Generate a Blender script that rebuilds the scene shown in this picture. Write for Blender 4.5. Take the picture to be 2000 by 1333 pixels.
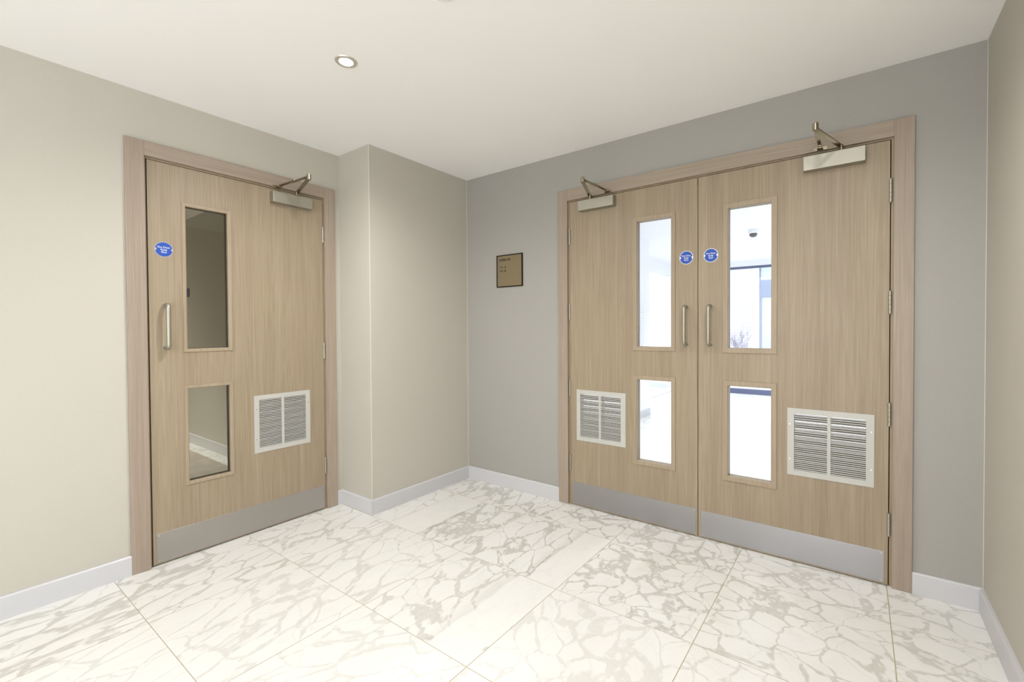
import bpy, bmesh, math, random
from mathutils import Vector, Matrix

for o in list(bpy.data.objects):
    bpy.data.objects.remove(o, do_unlink=True)
scene = bpy.context.scene
COL = scene.collection
PI = math.pi

# ------------------------------------------------------------------ camera
CAM_Z = 1.1946
F_PX, PITCH, ROLL, YAW = 877.97, -0.0146, -0.0052, -0.6228
cam_d = bpy.data.cameras.new('camera')
cam = bpy.data.objects.new('camera', cam_d)
COL.objects.link(cam)
fwd = Vector((math.sin(YAW)*math.cos(PITCH), math.cos(YAW)*math.cos(PITCH), math.sin(PITCH)))
rgt = Vector((math.cos(YAW), -math.sin(YAW), 0))
up = rgt.cross(fwd)
R_ = math.cos(ROLL)*rgt + math.sin(ROLL)*up
U_ = -math.sin(ROLL)*rgt + math.cos(ROLL)*up
m = Matrix((R_, U_, -fwd)).transposed().to_4x4()
m.translation = Vector((0, 0, CAM_Z))
cam.matrix_world = m
cam_d.sensor_fit = 'HORIZONTAL'
cam_d.sensor_width = 36.0
cam_d.lens = F_PX*36.0/2000.0
cam_d.shift_x = -45.24/2000.0
cam_d.shift_y = -11.62/2000.0
cam_d.clip_start = 0.02
cam_d.clip_end = 100
scene.camera = cam

# ------------------------------------------------------------------ world, light, exposure
WORLD_STRENGTH = 2.2
w = bpy.data.worlds.new('overcast_sky')
scene.world = w
w.use_nodes = True
nt = w.node_tree
nt.nodes.clear()
wo = nt.nodes.new('ShaderNodeOutputWorld')
bg = nt.nodes.new('ShaderNodeBackground')
bg.inputs['Color'].default_value = (0.94, 0.97, 1.0, 1)
bg.inputs['Strength'].default_value = WORLD_STRENGTH
nt.links.new(bg.outputs[0], wo.inputs[0])

def area_light(name, loc, target, sx, sy, power, col):
    d = bpy.data.lights.new(name, 'AREA')
    d.shape = 'RECTANGLE'
    d.size = sx
    d.size_y = sy
    d.energy = power
    d.color = col
    o = bpy.data.objects.new(name, d)
    COL.objects.link(o)
    o.location = loc
    o.rotation_euler = (Vector(target)-Vector(loc)).to_track_quat('-Z', 'Y').to_euler()
    return o

# added fill lamp at the invented rear window, tilted up towards the ceiling
area_light('added_fill_rear', (-0.62, -3.16, 1.25), (-0.40, 1.0, 3.0), 1.7, 1.8, 34, (0.96, 0.98, 1.0))
# second added fill lamp, set in an invented side window behind the camera
area_light('added_fill_side', (0.40, -1.35, 1.25), (-1.0, -0.6, 2.35), 1.7, 1.8, 20, (0.96, 0.98, 1.0))

vs = scene.view_settings
scene.display_settings.display_device = 'sRGB'
vs.view_transform = 'Standard'
vs.look = 'None'
vs.exposure = 0.42
vs.gamma = 1.0
vs.use_curve_mapping = False

# ------------------------------------------------------------------ measured planes (metres, camera stands over the origin)
XL, XB, XR = -2.8811, -2.5395, 0.4310      # left wall, projecting pier side, right wall
D, YA, YR = 2.6112, 1.7254, -3.20          # back wall, pier front, rear wall
H, SK = 2.3771, 0.0965                     # ceiling height, baseboard height
WT = 0.15                                  # wall thickness
YW = 8.70                                  # glazed wall of the lobby
LX0, LX1 = -2.82, 2.6                      # lobby width
NIBX, NIBY = -2.33, 5.94
CW = 1.742                                 # corridor wall seen through the single door

# ------------------------------------------------------------------ helpers
def srgb(r, g, b):
    f = lambda c: (c/255/12.92) if c/255 <= 0.04045 else ((c/255+0.055)/1.055)**2.4
    return (f(r), f(g), f(b), 1)

class MB:
    """collects shapes in world coordinates; build() makes one mesh"""
    def __init__(self):
        self.bm = bmesh.new()
    def face(self, pts):
        return self.bm.faces.new([self.bm.verts.new(p) for p in pts])
    def box(self, a, b):
        x0, x1 = sorted((a[0], b[0])); y0, y1 = sorted((a[1], b[1])); z0, z1 = sorted((a[2], b[2]))
        v = [self.bm.verts.new(p) for p in ((x0,y0,z0),(x1,y0,z0),(x1,y1,z0),(x0,y1,z0),(x0,y0,z1),(x1,y0,z1),(x1,y1,z1),(x0,y1,z1))]
        for f in ((0,3,2,1),(4,5,6,7),(0,1,5,4),(1,2,6,5),(2,3,7,6),(3,0,4,7)):
            self.bm.faces.new([v[i] for i in f])
        return self
    def hexa(self, v8):
        v = [self.bm.verts.new(p) for p in v8]
        for f in ((0,3,2,1),(4,5,6,7),(0,1,5,4),(1,2,6,5),(2,3,7,6),(3,0,4,7)):
            self.bm.faces.new([v[i] for i in f])
        return self
    def tube(self, pts, r, n=12, cap=True, radii=None):
        pts = [Vector(p) for p in pts]
        rings = []
        prev = None
        for i, p in enumerate(pts):
            t = (pts[min(i+1, len(pts)-1)]-pts[max(i-1, 0)]).normalized()
            if prev is None:
                a = Vector((0, 0, 1)) if abs(t.z) < 0.9 else Vector((1, 0, 0))
                u = t.cross(a).normalized()
            else:
                u = (prev - t*prev.dot(t)).normalized()
            prev = u
            v = t.cross(u)
            rr = radii[i] if radii else r
            rings.append([self.bm.verts.new(p+(u*math.cos(2*PI*k/n)+v*math.sin(2*PI*k/n))*rr) for k in range(n)])
        for a, b in zip(rings, rings[1:]):
            for k in range(n):
                self.bm.faces.new((a[k], a[(k+1) % n], b[(k+1) % n], b[k]))
        if cap:
            self.bm.faces.new(rings[0][::-1])
            self.bm.faces.new(rings[-1])
        return self
    def lathe(self, c, prof, axis='z', n=48):
        """prof: list of (radius, height) along the axis"""
        c = Vector(c)
        ax = {'z': (Vector((1,0,0)), Vector((0,1,0)), Vector((0,0,1)))}[axis]
        rings = []
        for r, h in prof:
            if r < 1e-6:
                rings.append([self.bm.verts.new(c+ax[2]*h)])
            else:
                rings.append([self.bm.verts.new(c+ax[0]*r*math.cos(2*PI*k/n)+ax[1]*r*math.sin(2*PI*k/n)+ax[2]*h) for k in range(n)])
        for a, b in zip(rings, rings[1:]):
            for k in range(n):
                k2 = (k+1) % n
                if len(a) == 1 and len(b) == 1:
                    continue
                if len(a) == 1:
                    self.bm.faces.new((a[0], b[k], b[k2]))
                elif len(b) == 1:
                    self.bm.faces.new((a[k], b[0], a[k2]))
                else:
                    self.bm.faces.new((a[k], b[k], b[k2], a[k2]))
        return self
    def bar(self, p, q, wid, th, upv=(0, 0, 1)):
        p, q = Vector(p), Vector(q)
        t = (q-p).normalized(); s = t.cross(Vector(upv)).normalized(); u = s.cross(t)
        s = s*wid/2; u = u*th/2
        return self.hexa([p-s-u, q-s-u, q+s-u, p+s-u, p-s+u, q-s+u, q+s+u, p+s+u])
    def build(self, name, mat, parent=None, origin=None, bevel=0, seg=2, smooth=False, weld=True):
        bm = self.bm
        if weld:
            bmesh.ops.remove_doubles(bm, verts=bm.verts, dist=1e-6)
        bmesh.ops.recalc_face_normals(bm, faces=bm.faces)
        org = Vector(origin) if origin is not None else (parent_origin(parent) if parent else Vector((0, 0, 0)))
        bmesh.ops.translate(bm, verts=bm.verts, vec=-org)
        me = bpy.data.meshes.new(name)
        if smooth:
            for f in bm.faces:
                f.smooth = True
        bm.to_mesh(me)
        bm.free()
        me.materials.append(mat)
        o = bpy.data.objects.new(name, me)
        COL.objects.link(o)
        if parent is not None:
            o.parent = parent
        else:
            o.location = org
        if smooth:
            md = o.modifiers.new('edges', 'EDGE_SPLIT')
            md.split_angle = math.radians(38)
        if bevel:
            md = o.modifiers.new('bevel', 'BEVEL')
            md.width = bevel
            md.segments = seg
            md.limit_method = 'ANGLE'
            md.angle_limit = math.radians(40)
        return o

def parent_origin(p):
    v = Vector((0, 0, 0))
    while p is not None:
        v += p.location
        p = p.parent
    return v

def tag(o, label=None, cat=None, group=None, kind=None):
    if label: o['label'] = label
    if cat: o['category'] = cat
    if group: o['group'] = group
    if kind: o['kind'] = kind
    return o

def thing(name, loc, label, cat, group=None, kind=None):
    o = bpy.data.objects.new(name, None)
    o.empty_display_size = 0.1
    COL.objects.link(o)
    o.location = loc
    return tag(o, label, cat, group, kind)

def holed(mb, f, us, vs_, holes, d0, d1):
    """panel in the (u,v) plane with rectangular holes; f(u,v,d) -> world point"""
    us = sorted(set([us[0], us[1]]+[h[0] for h in holes]+[h[1] for h in holes]))
    vv = sorted(set([vs_[0], vs_[1]]+[h[2] for h in holes]+[h[3] for h in holes]))
    nu, nv = len(us)-1, len(vv)-1
    def solid(i, j):
        if not (0 <= i < nu and 0 <= j < nv): return False
        cu, cv = (us[i]+us[i+1])/2, (vv[j]+vv[j+1])/2
        return not any(h[0] < cu < h[1] and h[2] < cv < h[3] for h in holes)
    cache = {}
    def vt(i, j, k):
        key = (i, j, k)
        if key not in cache:
            cache[key] = mb.bm.verts.new(f(us[i], vv[j], d1 if k else d0))
        return cache[key]
    for i in range(nu):
        for j in range(nv):
            if not solid(i, j): continue
            mb.bm.faces.new((vt(i,j,0), vt(i+1,j,0), vt(i+1,j+1,0), vt(i,j+1,0)))
            mb.bm.faces.new((vt(i,j,1), vt(i,j+1,1), vt(i+1,j+1,1), vt(i+1,j,1)))
            if not solid(i-1, j): mb.bm.faces.new((vt(i,j,0), vt(i,j+1,0), vt(i,j+1,1), vt(i,j,1)))
            if not solid(i+1, j): mb.bm.faces.new((vt(i+1,j,0), vt(i+1,j,1), vt(i+1,j+1,1), vt(i+1,j+1,0)))
            if not solid(i, j-1): mb.bm.faces.new((vt(i,j,0), vt(i,j,1), vt(i+1,j,1), vt(i+1,j,0)))
            if not solid(i, j+1): mb.bm.faces.new((vt(i,j+1,0), vt(i+1,j+1,0), vt(i+1,j+1,1), vt(i,j+1,1)))
    return mb

def text_mesh(name, lines, f, mat, parent, size, pos, lead, align='CENTER', depth=0.0004, d=0.0, bold=0.0, spacing=1.0):
    """lettering as one mesh; pos=(s,z) of first baseline; f maps (s,z,d)"""
    mb = MB()
    for i, ln in enumerate(lines):
        cu = bpy.data.curves.new('lettering_curve', 'FONT')
        cu.body = ln
        cu.size = size
        cu.align_x = align
        cu.extrude = depth
        cu.offset = bold
        cu.space_character = spacing
        tmp = bpy.data.objects.new('tmp', cu)
        COL.objects.link(tmp)
        dg = bpy.context.evaluated_depsgraph_get()
        me = bpy.data.meshes.new_from_object(tmp.evaluated_get(dg))
        n0 = len(mb.bm.verts)
        mb.bm.from_mesh(me)
        mb.bm.verts.ensure_lookup_table()
        for v in mb.bm.verts[n0:]:
            v.co = f(pos[0]+v.co.x, pos[1]-i*lead+v.co.y, d+v.co.z+depth)
        bpy.data.objects.remove(tmp, do_unlink=True)
        bpy.data.curves.remove(cu)
        bpy.data.meshes.remove(me)
    return mb.build(name, mat, parent, weld=False)

# ------------------------------------------------------------------ materials
def new_mat(name):
    mt = bpy.data.materials.new(name)
    mt.use_nodes = True
    n = mt.node_tree.nodes
    return mt, mt.node_tree, n, n['Principled BSDF']

def simple(name, col, rough=0.5, metal=0.0, spec=0.5):
    mt, t, n, b = new_mat(name)
    b.inputs['Base Color'].default_value = col
    b.inputs['Roughness'].default_value = rough
    b.inputs['Metallic'].default_value = metal
    b.inputs['Specular IOR Level'].default_value = spec
    # faint unevenness so that no surface is perfectly flat in colour
    tc = n.new('ShaderNodeTexCoord'); ns = n.new('ShaderNodeTexNoise'); ns.inputs['Scale'].default_value = 9
    mx = n.new('ShaderNodeMapRange'); mx.inputs['To Min'].default_value = max(rough-0.04, 0.02); mx.inputs['To Max'].default_value = rough+0.04
    t.links.new(tc.outputs['Object'], ns.inputs['Vector'])
    t.links.new(ns.outputs['Fac'], mx.inputs['Value'])
    t.links.new(mx.outputs[0], b.inputs['Roughness'])
    return mt

def wallcover(name, col, amp=0.02, bump=0.05):
    """vinyl wallcovering with a fine linen weave"""
    mt, t, n, b = new_mat(name)
    L = t.links.new
    geo = n.new('ShaderNodeNewGeometry')
    mp = n.new('ShaderNodeMapping'); mp.inputs['Scale'].default_value = (420, 420, 90)
    ns = n.new('ShaderNodeTexNoise'); ns.inputs['Scale'].default_value = 1.0; ns.inputs['Detail'].default_value = 2
    mp2 = n.new('ShaderNodeMapping'); mp2.inputs['Scale'].default_value = (60, 60, 420)
    ns2 = n.new('ShaderNodeTexNoise'); ns2.inputs['Scale'].default_value = 1.0; ns2.inputs['Detail'].default_value = 1
    cl = n.new('ShaderNodeTexNoise'); cl.inputs['Scale'].default_value = 1.6; cl.inputs['Detail'].default_value = 3
    L(geo.outputs['Position'], mp.inputs['Vector']); L(mp.outputs[0], ns.inputs['Vector'])
    L(geo.outputs['Position'], mp2.inputs['Vector']); L(mp2.outputs[0], ns2.inputs['Vector'])
    L(geo.outputs['Position'], cl.inputs['Vector'])
    ad = n.new('ShaderNodeMath'); ad.operation = 'ADD'
    L(ns.outputs['Fac'], ad.inputs[0]); L(ns2.outputs['Fac'], ad.inputs[1])
    ad2 = n.new('ShaderNodeMath'); ad2.operation = 'MULTIPLY_ADD'; ad2.inputs[1].default_value = 0.6
    L(cl.outputs['Fac'], ad2.inputs[0]); L(ad.outputs[0], ad2.inputs[2])
    mr = n.new('ShaderNodeMapRange'); mr.inputs['From Min'].default_value = 0.9; mr.inputs['From Max'].default_value = 1.7
    mr.inputs['To Min'].default_value = 1-amp; mr.inputs['To Max'].default_value = 1+amp
    L(ad2.outputs[0], mr.inputs['Value'])
    vm = n.new('ShaderNodeVectorMath'); vm.operation = 'SCALE'
    vm.inputs[0].default_value = col[:3]
    L(mr.outputs[0], vm.inputs['Scale'])
    L(vm.outputs[0], b.inputs['Base Color'])
    bp = n.new('ShaderNodeBump'); bp.inputs['Strength'].default_value = bump; bp.inputs['Distance'].default_value = 0.0006
    L(ad.outputs[0], bp.inputs['Height']); L(bp.outputs[0], b.inputs['Normal'])
    b.inputs['Roughness'].default_value = 0.62
    b.inputs['Specular IOR Level'].default_value = 0.35
    return mt

def wood(name, light, dark, pink, axis='z', scale=1.0):
    """straight fine grained pale oak veneer; grain runs along `axis`"""
    mt, t, n, b = new_mat(name)
    L = t.links.new
    geo = n.new('ShaderNodeNewGeometry')
    def grain(across, along, det, seed):
        mp = n.new('ShaderNodeMapping')
        s = [across]*3
        s['xyz'.index(axis)] = along
        mp.inputs['Scale'].default_value = s
        mp.inputs['Location'].default_value = (seed, seed*1.7, seed*0.3)
        ns = n.new('ShaderNodeTexNoise'); ns.inputs['Scale'].default_value = 1.0
        ns.inputs['Detail'].default_value = det; ns.inputs['Roughness'].default_value = 0.6
        L(geo.outputs['Position'], mp.inputs['Vector']); L(mp.outputs[0], ns.inputs['Vector'])
        return ns.outputs['Fac']
    fine = grain(380*scale, 4.0, 3, 0.0)
    mid = grain(130*scale, 1.2, 3, 3.1)
    broad = grain(16*scale, 0.35, 2, 7.7)
    tone = grain(9*scale, 0.5, 1, 11.3)
    # cathedral figure
    mpw = n.new('ShaderNodeMapping')
    s = [11]*3
    s['xyz'.index(axis)] = 0.55
    mpw.inputs['Scale'].default_value = s
    nw = n.new('ShaderNodeTexNoise'); nw.inputs['Scale'].default_value = 1; nw.inputs['Detail'].default_value = 1
    L(geo.outputs['Position'], mpw.inputs['Vector']); L(mpw.outputs[0], nw.inputs['Vector'])
    mu = n.new('ShaderNodeMath'); mu.operation = 'MULTIPLY'; mu.inputs[1].default_value = 26*2*PI/2
    L(nw.outputs['Fac'], mu.inputs[0])
    sn = n.new('ShaderNodeMath'); sn.operation = 'SINE'; L(mu.outputs[0], sn.inputs[0])
    def comb(a, b_, wgt):
        q = n.new('ShaderNodeMath'); q.operation = 'MULTIPLY_ADD'; q.inputs[1].default_value = wgt
        L(b_, q.inputs[0])
        if isinstance(a, float): q.inputs[2].default_value = a
        else: L(a, q.inputs[2])
        return q.outputs[0]
    v = comb(0.0, fine, 1.0); v = comb(v, mid, 0.55); v = comb(v, broad, 0.38); v = comb(v, sn.outputs[0], 0.035)
    mr = n.new('ShaderNodeMapRange'); mr.inputs['From Min'].default_value = 0.72; mr.inputs['From Max'].default_value = 1.28
    L(v, mr.inputs['Value'])
    mx = n.new('ShaderNodeMix'); mx.data_type = 'RGBA'
    mx.inputs[6].default_value = dark; mx.inputs[7].default_value = light
    L(mr.outputs[0], mx.inputs[0])
    mr2 = n.new('ShaderNodeMapRange'); mr2.inputs['From Min'].default_value = 0.42; mr2.inputs['From Max'].default_value = 0.6
    mr2.inputs['To Max'].default_value = 0.8
    L(tone, mr2.inputs['Value'])
    mx2 = n.new('ShaderNodeMix'); mx2.data_type = 'RGBA'; mx2.blend_type = 'MULTIPLY'
    mx2.inputs[7].default_value = pink
    L(mr2.outputs[0], mx2.inputs[0]); L(mx.outputs[2], mx2.inputs[6])
    L(mx2.outputs[2], b.inputs['Base Color'])
    bp = n.new('ShaderNodeBump'); bp.inputs['Strength'].default_value = 0.08; bp.inputs['Distance'].default_value = 0.0004
    L(v, bp.inputs['Height']); L(bp.outputs[0], b.inputs['Normal'])
    b.inputs['Roughness'].default_value = 0.42
    b.inputs['Specular IOR Level'].default_value = 0.4
    return mt

def metal(name, col, rough, brush='x', strength=0.06, aniso=0.0):
    mt, t, n, b = new_mat(name)
    L = t.links.new
    geo = n.new('ShaderNodeNewGeometry')
    mp = n.new('ShaderNodeMapping')
    s = [900]*3
    if brush in 'xyz': s['xyz'.index(brush)] = 8
    mp.inputs['Scale'].default_value = s
    ns = n.new('ShaderNodeTexNoise'); ns.inputs['Scale'].default_value = 1; ns.inputs['Detail'].default_value = 2
    sm = n.new('ShaderNodeTexNoise'); sm.inputs['Scale'].default_value = 7; sm.inputs['Detail'].default_value = 4
    L(geo.outputs['Position'], mp.inputs['Vector']); L(mp.outputs[0], ns.inputs['Vector'])
    L(geo.outputs['Position'], sm.inputs['Vector'])
    mr = n.new('ShaderNodeMapRange'); mr.inputs['To Min'].default_value = rough-0.06; mr.inputs['To Max'].default_value = rough+0.08
    L(sm.outputs['Fac'], mr.inputs['Value']); L(mr.outputs[0], b.inputs['Roughness'])
    bp = n.new('ShaderNodeBump'); bp.inputs['Strength'].default_value = strength; bp.inputs['Distance'].default_value = 0.0002
    L(ns.outputs['Fac'], bp.inputs['Height']); L(bp.outputs[0], b.inputs['Normal'])
    b.inputs['Base Color'].default_value = col
    b.inputs['Metallic'].default_value = 1.0
    b.inputs['Anisotropic'].default_value = aniso
    return mt

def glass(name, tint, refl=1.0):
    mt = bpy.data.materials.new(name)
    mt.use_nodes = True
    t = mt.node_tree; n = t.nodes; n.clear(); L = t.links.new
    out = n.new('ShaderNodeOutputMaterial')
    tr = n.new('ShaderNodeBsdfTransparent'); tr.inputs[0].default_value = tint
    gl = n.new('ShaderNodeBsdfGlossy'); gl.inputs['Roughness'].default_value = 0.01
    fr = n.new('ShaderNodeFresnel'); fr.inputs['IOR'].default_value = 1.5
    mu = n.new('ShaderNodeMath'); mu.operation = 'MULTIPLY'; mu.inputs[1].default_value = refl
    L(fr.outputs[0], mu.inputs[0])
    mx = n.new('ShaderNodeMixShader')
    L(mu.outputs[0], mx.inputs[0]); L(tr.outputs[0], mx.inputs[1]); L(gl.outputs[0], mx.inputs[2])
    L(mx.outputs[0], out.inputs[0])
    return mt

def emit(name, col, s):
    mt = bpy.data.materials.new(name)
    mt.use_nodes = True
    t = mt.node_tree; n = t.nodes; n.clear()
    out = n.new('ShaderNodeOutputMaterial'); e = n.new('ShaderNodeEmission')
    e.inputs[0].default_value = col; e.inputs[1].default_value = s
    t.links.new(e.outputs[0], out.inputs[0])
    return mt

GX, GDX, GY, GDY = 0.112, 0.615, 2.2885, 0.579     # tile joints

def marble_mat():
    mt, t, n, b = new_mat('marble_tiles')
    L = t.links.new
    def N(kind, **kw):
        nd = n.new(kind)
        for k, v in kw.items(): setattr(nd, k, v)
        return nd
    def M(op, a, b_=None, c=None, clamp=False):
        q = N('ShaderNodeMath', operation=op)
        q.use_clamp = clamp
        for i, z in enumerate((a, b_, c)):
            if z is None: continue
            if isinstance(z, (int, float)): q.inputs[i].default_value = z
            else: L(z, q.inputs[i])
        return q.outputs[0]
    def MR(v, a, b_, c=0.0, d=1.0, smooth=False):
        q = N('ShaderNodeMapRange')
        if smooth: q.interpolation_type = 'SMOOTHSTEP'
        for nm, z in (('Value', v), ('From Min', a), ('From Max', b_), ('To Min', c), ('To Max', d)):
            if isinstance(z, (int, float)): q.inputs[nm].default_value = z
            else: L(z, q.inputs[nm])
        return q.outputs[0]
    geo = N('ShaderNodeNewGeometry')
    A1 = N('ShaderNodeAttribute', attribute_name='vein_a')   # angle, density, cellular, seed
    A2 = N('ShaderNodeAttribute', attribute_name='vein_b')   # edge position, side, strength, -
    s1 = N('ShaderNodeSeparateColor'); L(A1.outputs['Color'], s1.inputs[0])
    s2 = N('ShaderNodeSeparateColor'); L(A2.outputs['Color'], s2.inputs[0])
    ang, dens, cell = s1.outputs[0], s1.outputs[1], s1.outputs[2]
    seed = A1.outputs['Alpha']
    rot = N('ShaderNodeVectorRotate', rotation_type='Z_AXIS')
    L(geo.outputs['Position'], rot.inputs['Vector'])
    L(M('MULTIPLY', ang, PI), rot.inputs['Angle'])
    sc = N('ShaderNodeVectorMath', operation='MULTIPLY')
    L(rot.outputs[0], sc.inputs[0])
    cb = N('ShaderNodeCombineXYZ')
    cb.inputs[0].default_value = 1.0
    L(MR(cell, 0, 1, 0.42, 0.95), cb.inputs[1]); cb.inputs[2].default_value = 1
    L(cb.outputs[0], sc.inputs[1])
    off = N('ShaderNodeCombineXYZ')
    L(M('MULTIPLY', seed, 37.0), off.inputs[0]); L(M('MULTIPLY', seed, 91.0), off.inputs[1]); L(M('MULTIPLY', seed, 13.0), off.inputs[2])
    ad = N('ShaderNodeVectorMath', operation='ADD'); L(sc.outputs[0], ad.inputs[0]); L(off.outputs[0], ad.inputs[1])
    P0 = ad.outputs[0]
    def warp(P, scale, amt, det=3):
        ns = N('ShaderNodeTexNoise'); ns.inputs['Scale'].default_value = scale; ns.inputs['Detail'].default_value = det
        L(P, ns.inputs['Vector'])
        sb = N('ShaderNodeVectorMath', operation='SUBTRACT'); L(ns.outputs['Color'], sb.inputs[0]); sb.inputs[1].default_value = (0.5, 0.5, 0.5)
        ml = N('ShaderNodeVectorMath', operation='SCALE'); L(sb.outputs[0], ml.inputs[0]); ml.inputs['Scale'].default_value = amt
        a2 = N('ShaderNodeVectorMath', operation='ADD'); L(P, a2.inputs[0]); L(ml.outputs[0], a2.inputs[1])
        return a2.outputs[0]
    P1 = warp(warp(P0, 4.0, 0.14, 2), 19.0, 0.030, 4)
    P2 = warp(P1, 30.0, 0.015, 2)
    def vor(P, scale):
        v = N('ShaderNodeTexVoronoi', feature='DISTANCE_TO_EDGE'); v.inputs['Scale'].default_value = scale
        L(P, v.inputs['Vector']); return v.outputs['Distance']
    def noise(P, scale, det=4, rough=0.55):
        v = N('ShaderNodeTexNoise'); v.inputs['Scale'].default_value = scale; v.inputs['Detail'].default_value = det
        v.inputs['Roughness'].default_value = rough
        L(P, v.inputs['Vector']); return v.outputs['Fac']
    # white clasts of many sizes set in a grey granular matrix
    width = M('MULTIPLY', M('MULTIPLY_ADD', M('POWER', MR(noise(P0, 3.6, 5), 0.34, 0.70), 1.8), 0.26, 0.007), MR(dens, 0, 1, 0.25, 1.0))
    width = M('MULTIPLY', width, MR(noise(P1, 15.0, 3), 0.3, 0.7, 0.25, 1.7))
    d1 = vor(P1, 9.5)
    m1 = M('SUBTRACT', 1.0, MR(d1, M('MULTIPLY', width, 0.80), M('ADD', width, 0.022)))
    w2 = MR(noise(P1, 11.0, 4), 0.32, 0.68, 0.06, 0.40)
    d2 = vor(P2, 27.0)
    m2 = M('SUBTRACT', 1.0, MR(d2, M('MULTIPLY', w2, 0.7), M('ADD', w2, 0.03)))
    grain = MR(noise(P1, 70.0, 6, 0.7), 0.34, 0.66)
    body = M('ADD', M('MULTIPLY', m2, 0.36), M('MULTIPLY', grain, 0.22))
    rim = M('MULTIPLY', M('SUBTRACT', 1.0, MR(d1, 0.0, 0.028)), MR(noise(P1, 6.0, 3), 0.38, 0.6, 0.15, 0.95))
    tot = M('MAXIMUM', M('MULTIPLY', m1, body), M('MULTIPLY', rim, 0.42))
    hair = M('MULTIPLY', M('SUBTRACT', 1.0, MR(vor(P1, 4.0), 0.0, 0.014)), 0.2)
    mist = M('MULTIPLY', MR(noise(P1, 9.0, 6, 0.7), 0.48, 0.78), 0.18)
    tot = M('ADD', M('MAXIMUM', tot, hair), mist)
    # hard seam: veining only on one side of a line inside the tile
    sp = N('ShaderNodeSeparateXYZ'); L(geo.outputs['Position'], sp.inputs[0])
    jig = M('MULTIPLY', M('SUBTRACT', noise(P0, 9.0, 3), 0.5), 0.07)
    fx = M('DIVIDE', M('ADD', M('SUBTRACT', sp.outputs[0], GX), jig), GDX)
    fxf = M('FRACT', M('ADD', fx, 40.0))
    side = M('SUBTRACT', M('MULTIPLY', s2.outputs[1], 2.0), 1.0)        # +1 veined left of seam, -1 right
    dd = M('MULTIPLY', M('SUBTRACT', s2.outputs[0], fxf), side)         # >0 on veined side
    on = MR(dd, -0.01, 0.012)
    seam = M('MULTIPLY', MR(dd, -0.005, 0.01), M('SUBTRACT', 1.0, MR(dd, 0.01, 0.09)))
    use = s2.outputs[2]
    fac = M('MULTIPLY', tot, MR(use, 0, 1, 1.0, M('MULTIPLY_ADD', on, 0.9, 0.1)))
    fac = M('ADD', fac, M('MULTIPLY', M('MULTIPLY', seam, use), 0.26))
    fac = M('MULTIPLY', fac, M('MULTIPLY', dens, 1.04), clamp=True)
    mx = N('ShaderNodeMix', data_type='RGBA')
    mx.inputs[6].default_value = srgb(231, 230, 226)
    mx.inputs[7].default_value = srgb(166, 163, 152)
    L(fac, mx.inputs[0])
    # joints
    def joint(coord, g, dd_, half):
        f = M('FRACT', M('ADD', M('DIVIDE', M('SUBTRACT', coord, g), dd_), 40.5))
        return M('MULTIPLY', M('SUBTRACT', 1.0, MR(M('MULTIPLY', M('ABSOLUTE', M('SUBTRACT', f, 0.5)), dd_), half*0.6, half)), 1.0)
    jn = M('MAXIMUM', joint(sp.outputs[0], GX, GDX, 0.0020), joint(sp.outputs[1], GY, GDY, 0.0016))
    mx2 = N('ShaderNodeMix', data_type='RGBA')
    L(jn, mx2.inputs[0]); L(mx.outputs[2], mx2.inputs[6]); mx2.inputs[7].default_value = srgb(172, 162, 136)
    L(mx2.outputs[2], b.inputs['Base Color'])
    L(MR(jn, 0, 1, 0.24, 0.8), b.inputs['Roughness'])
    b.inputs['Specular IOR Level'].default_value = 0.4
    bp = N('ShaderNodeBump'); bp.inputs['Strength'].default_value = 0.35; bp.inputs['Distance'].default_value = 0.0015; bp.invert = True
    L(jn, bp.inputs['Height']); L(bp.outputs[0], b.inputs['Normal'])
    return mt

def brick_mat():
    mt, t, n, b = new_mat('white_painted_brick')
    L = t.links.new
    geo = n.new('ShaderNodeNewGeometry')
    mp = n.new('ShaderNodeMapping'); mp.inputs['Rotation'].default_value = (PI/2, 0, 0)
    br = n.new('ShaderNodeTexBrick')
    br.inputs['Color1'].default_value = (0.72, 0.71, 0.71, 1); br.inputs['Color2'].default_value = (0.69, 0.69, 0.695, 1)
    br.inputs['Mortar'].default_value = (0.46, 0.47, 0.50, 1)
    br.inputs['Scale'].default_value = 1; br.inputs['Mortar Size'].default_value = 0.007
    br.inputs['Brick Width'].default_value = 0.225; br.inputs['Row Height'].default_value = 0.075
    L(geo.outputs['Position'], mp.inputs['Vector']); L(mp.outputs[0], br.inputs['Vector'])
    L(br.outputs['Color'], b.inputs['Base Color'])
    b.inputs['Roughness'].default_value = 0.8
    return mt

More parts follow.
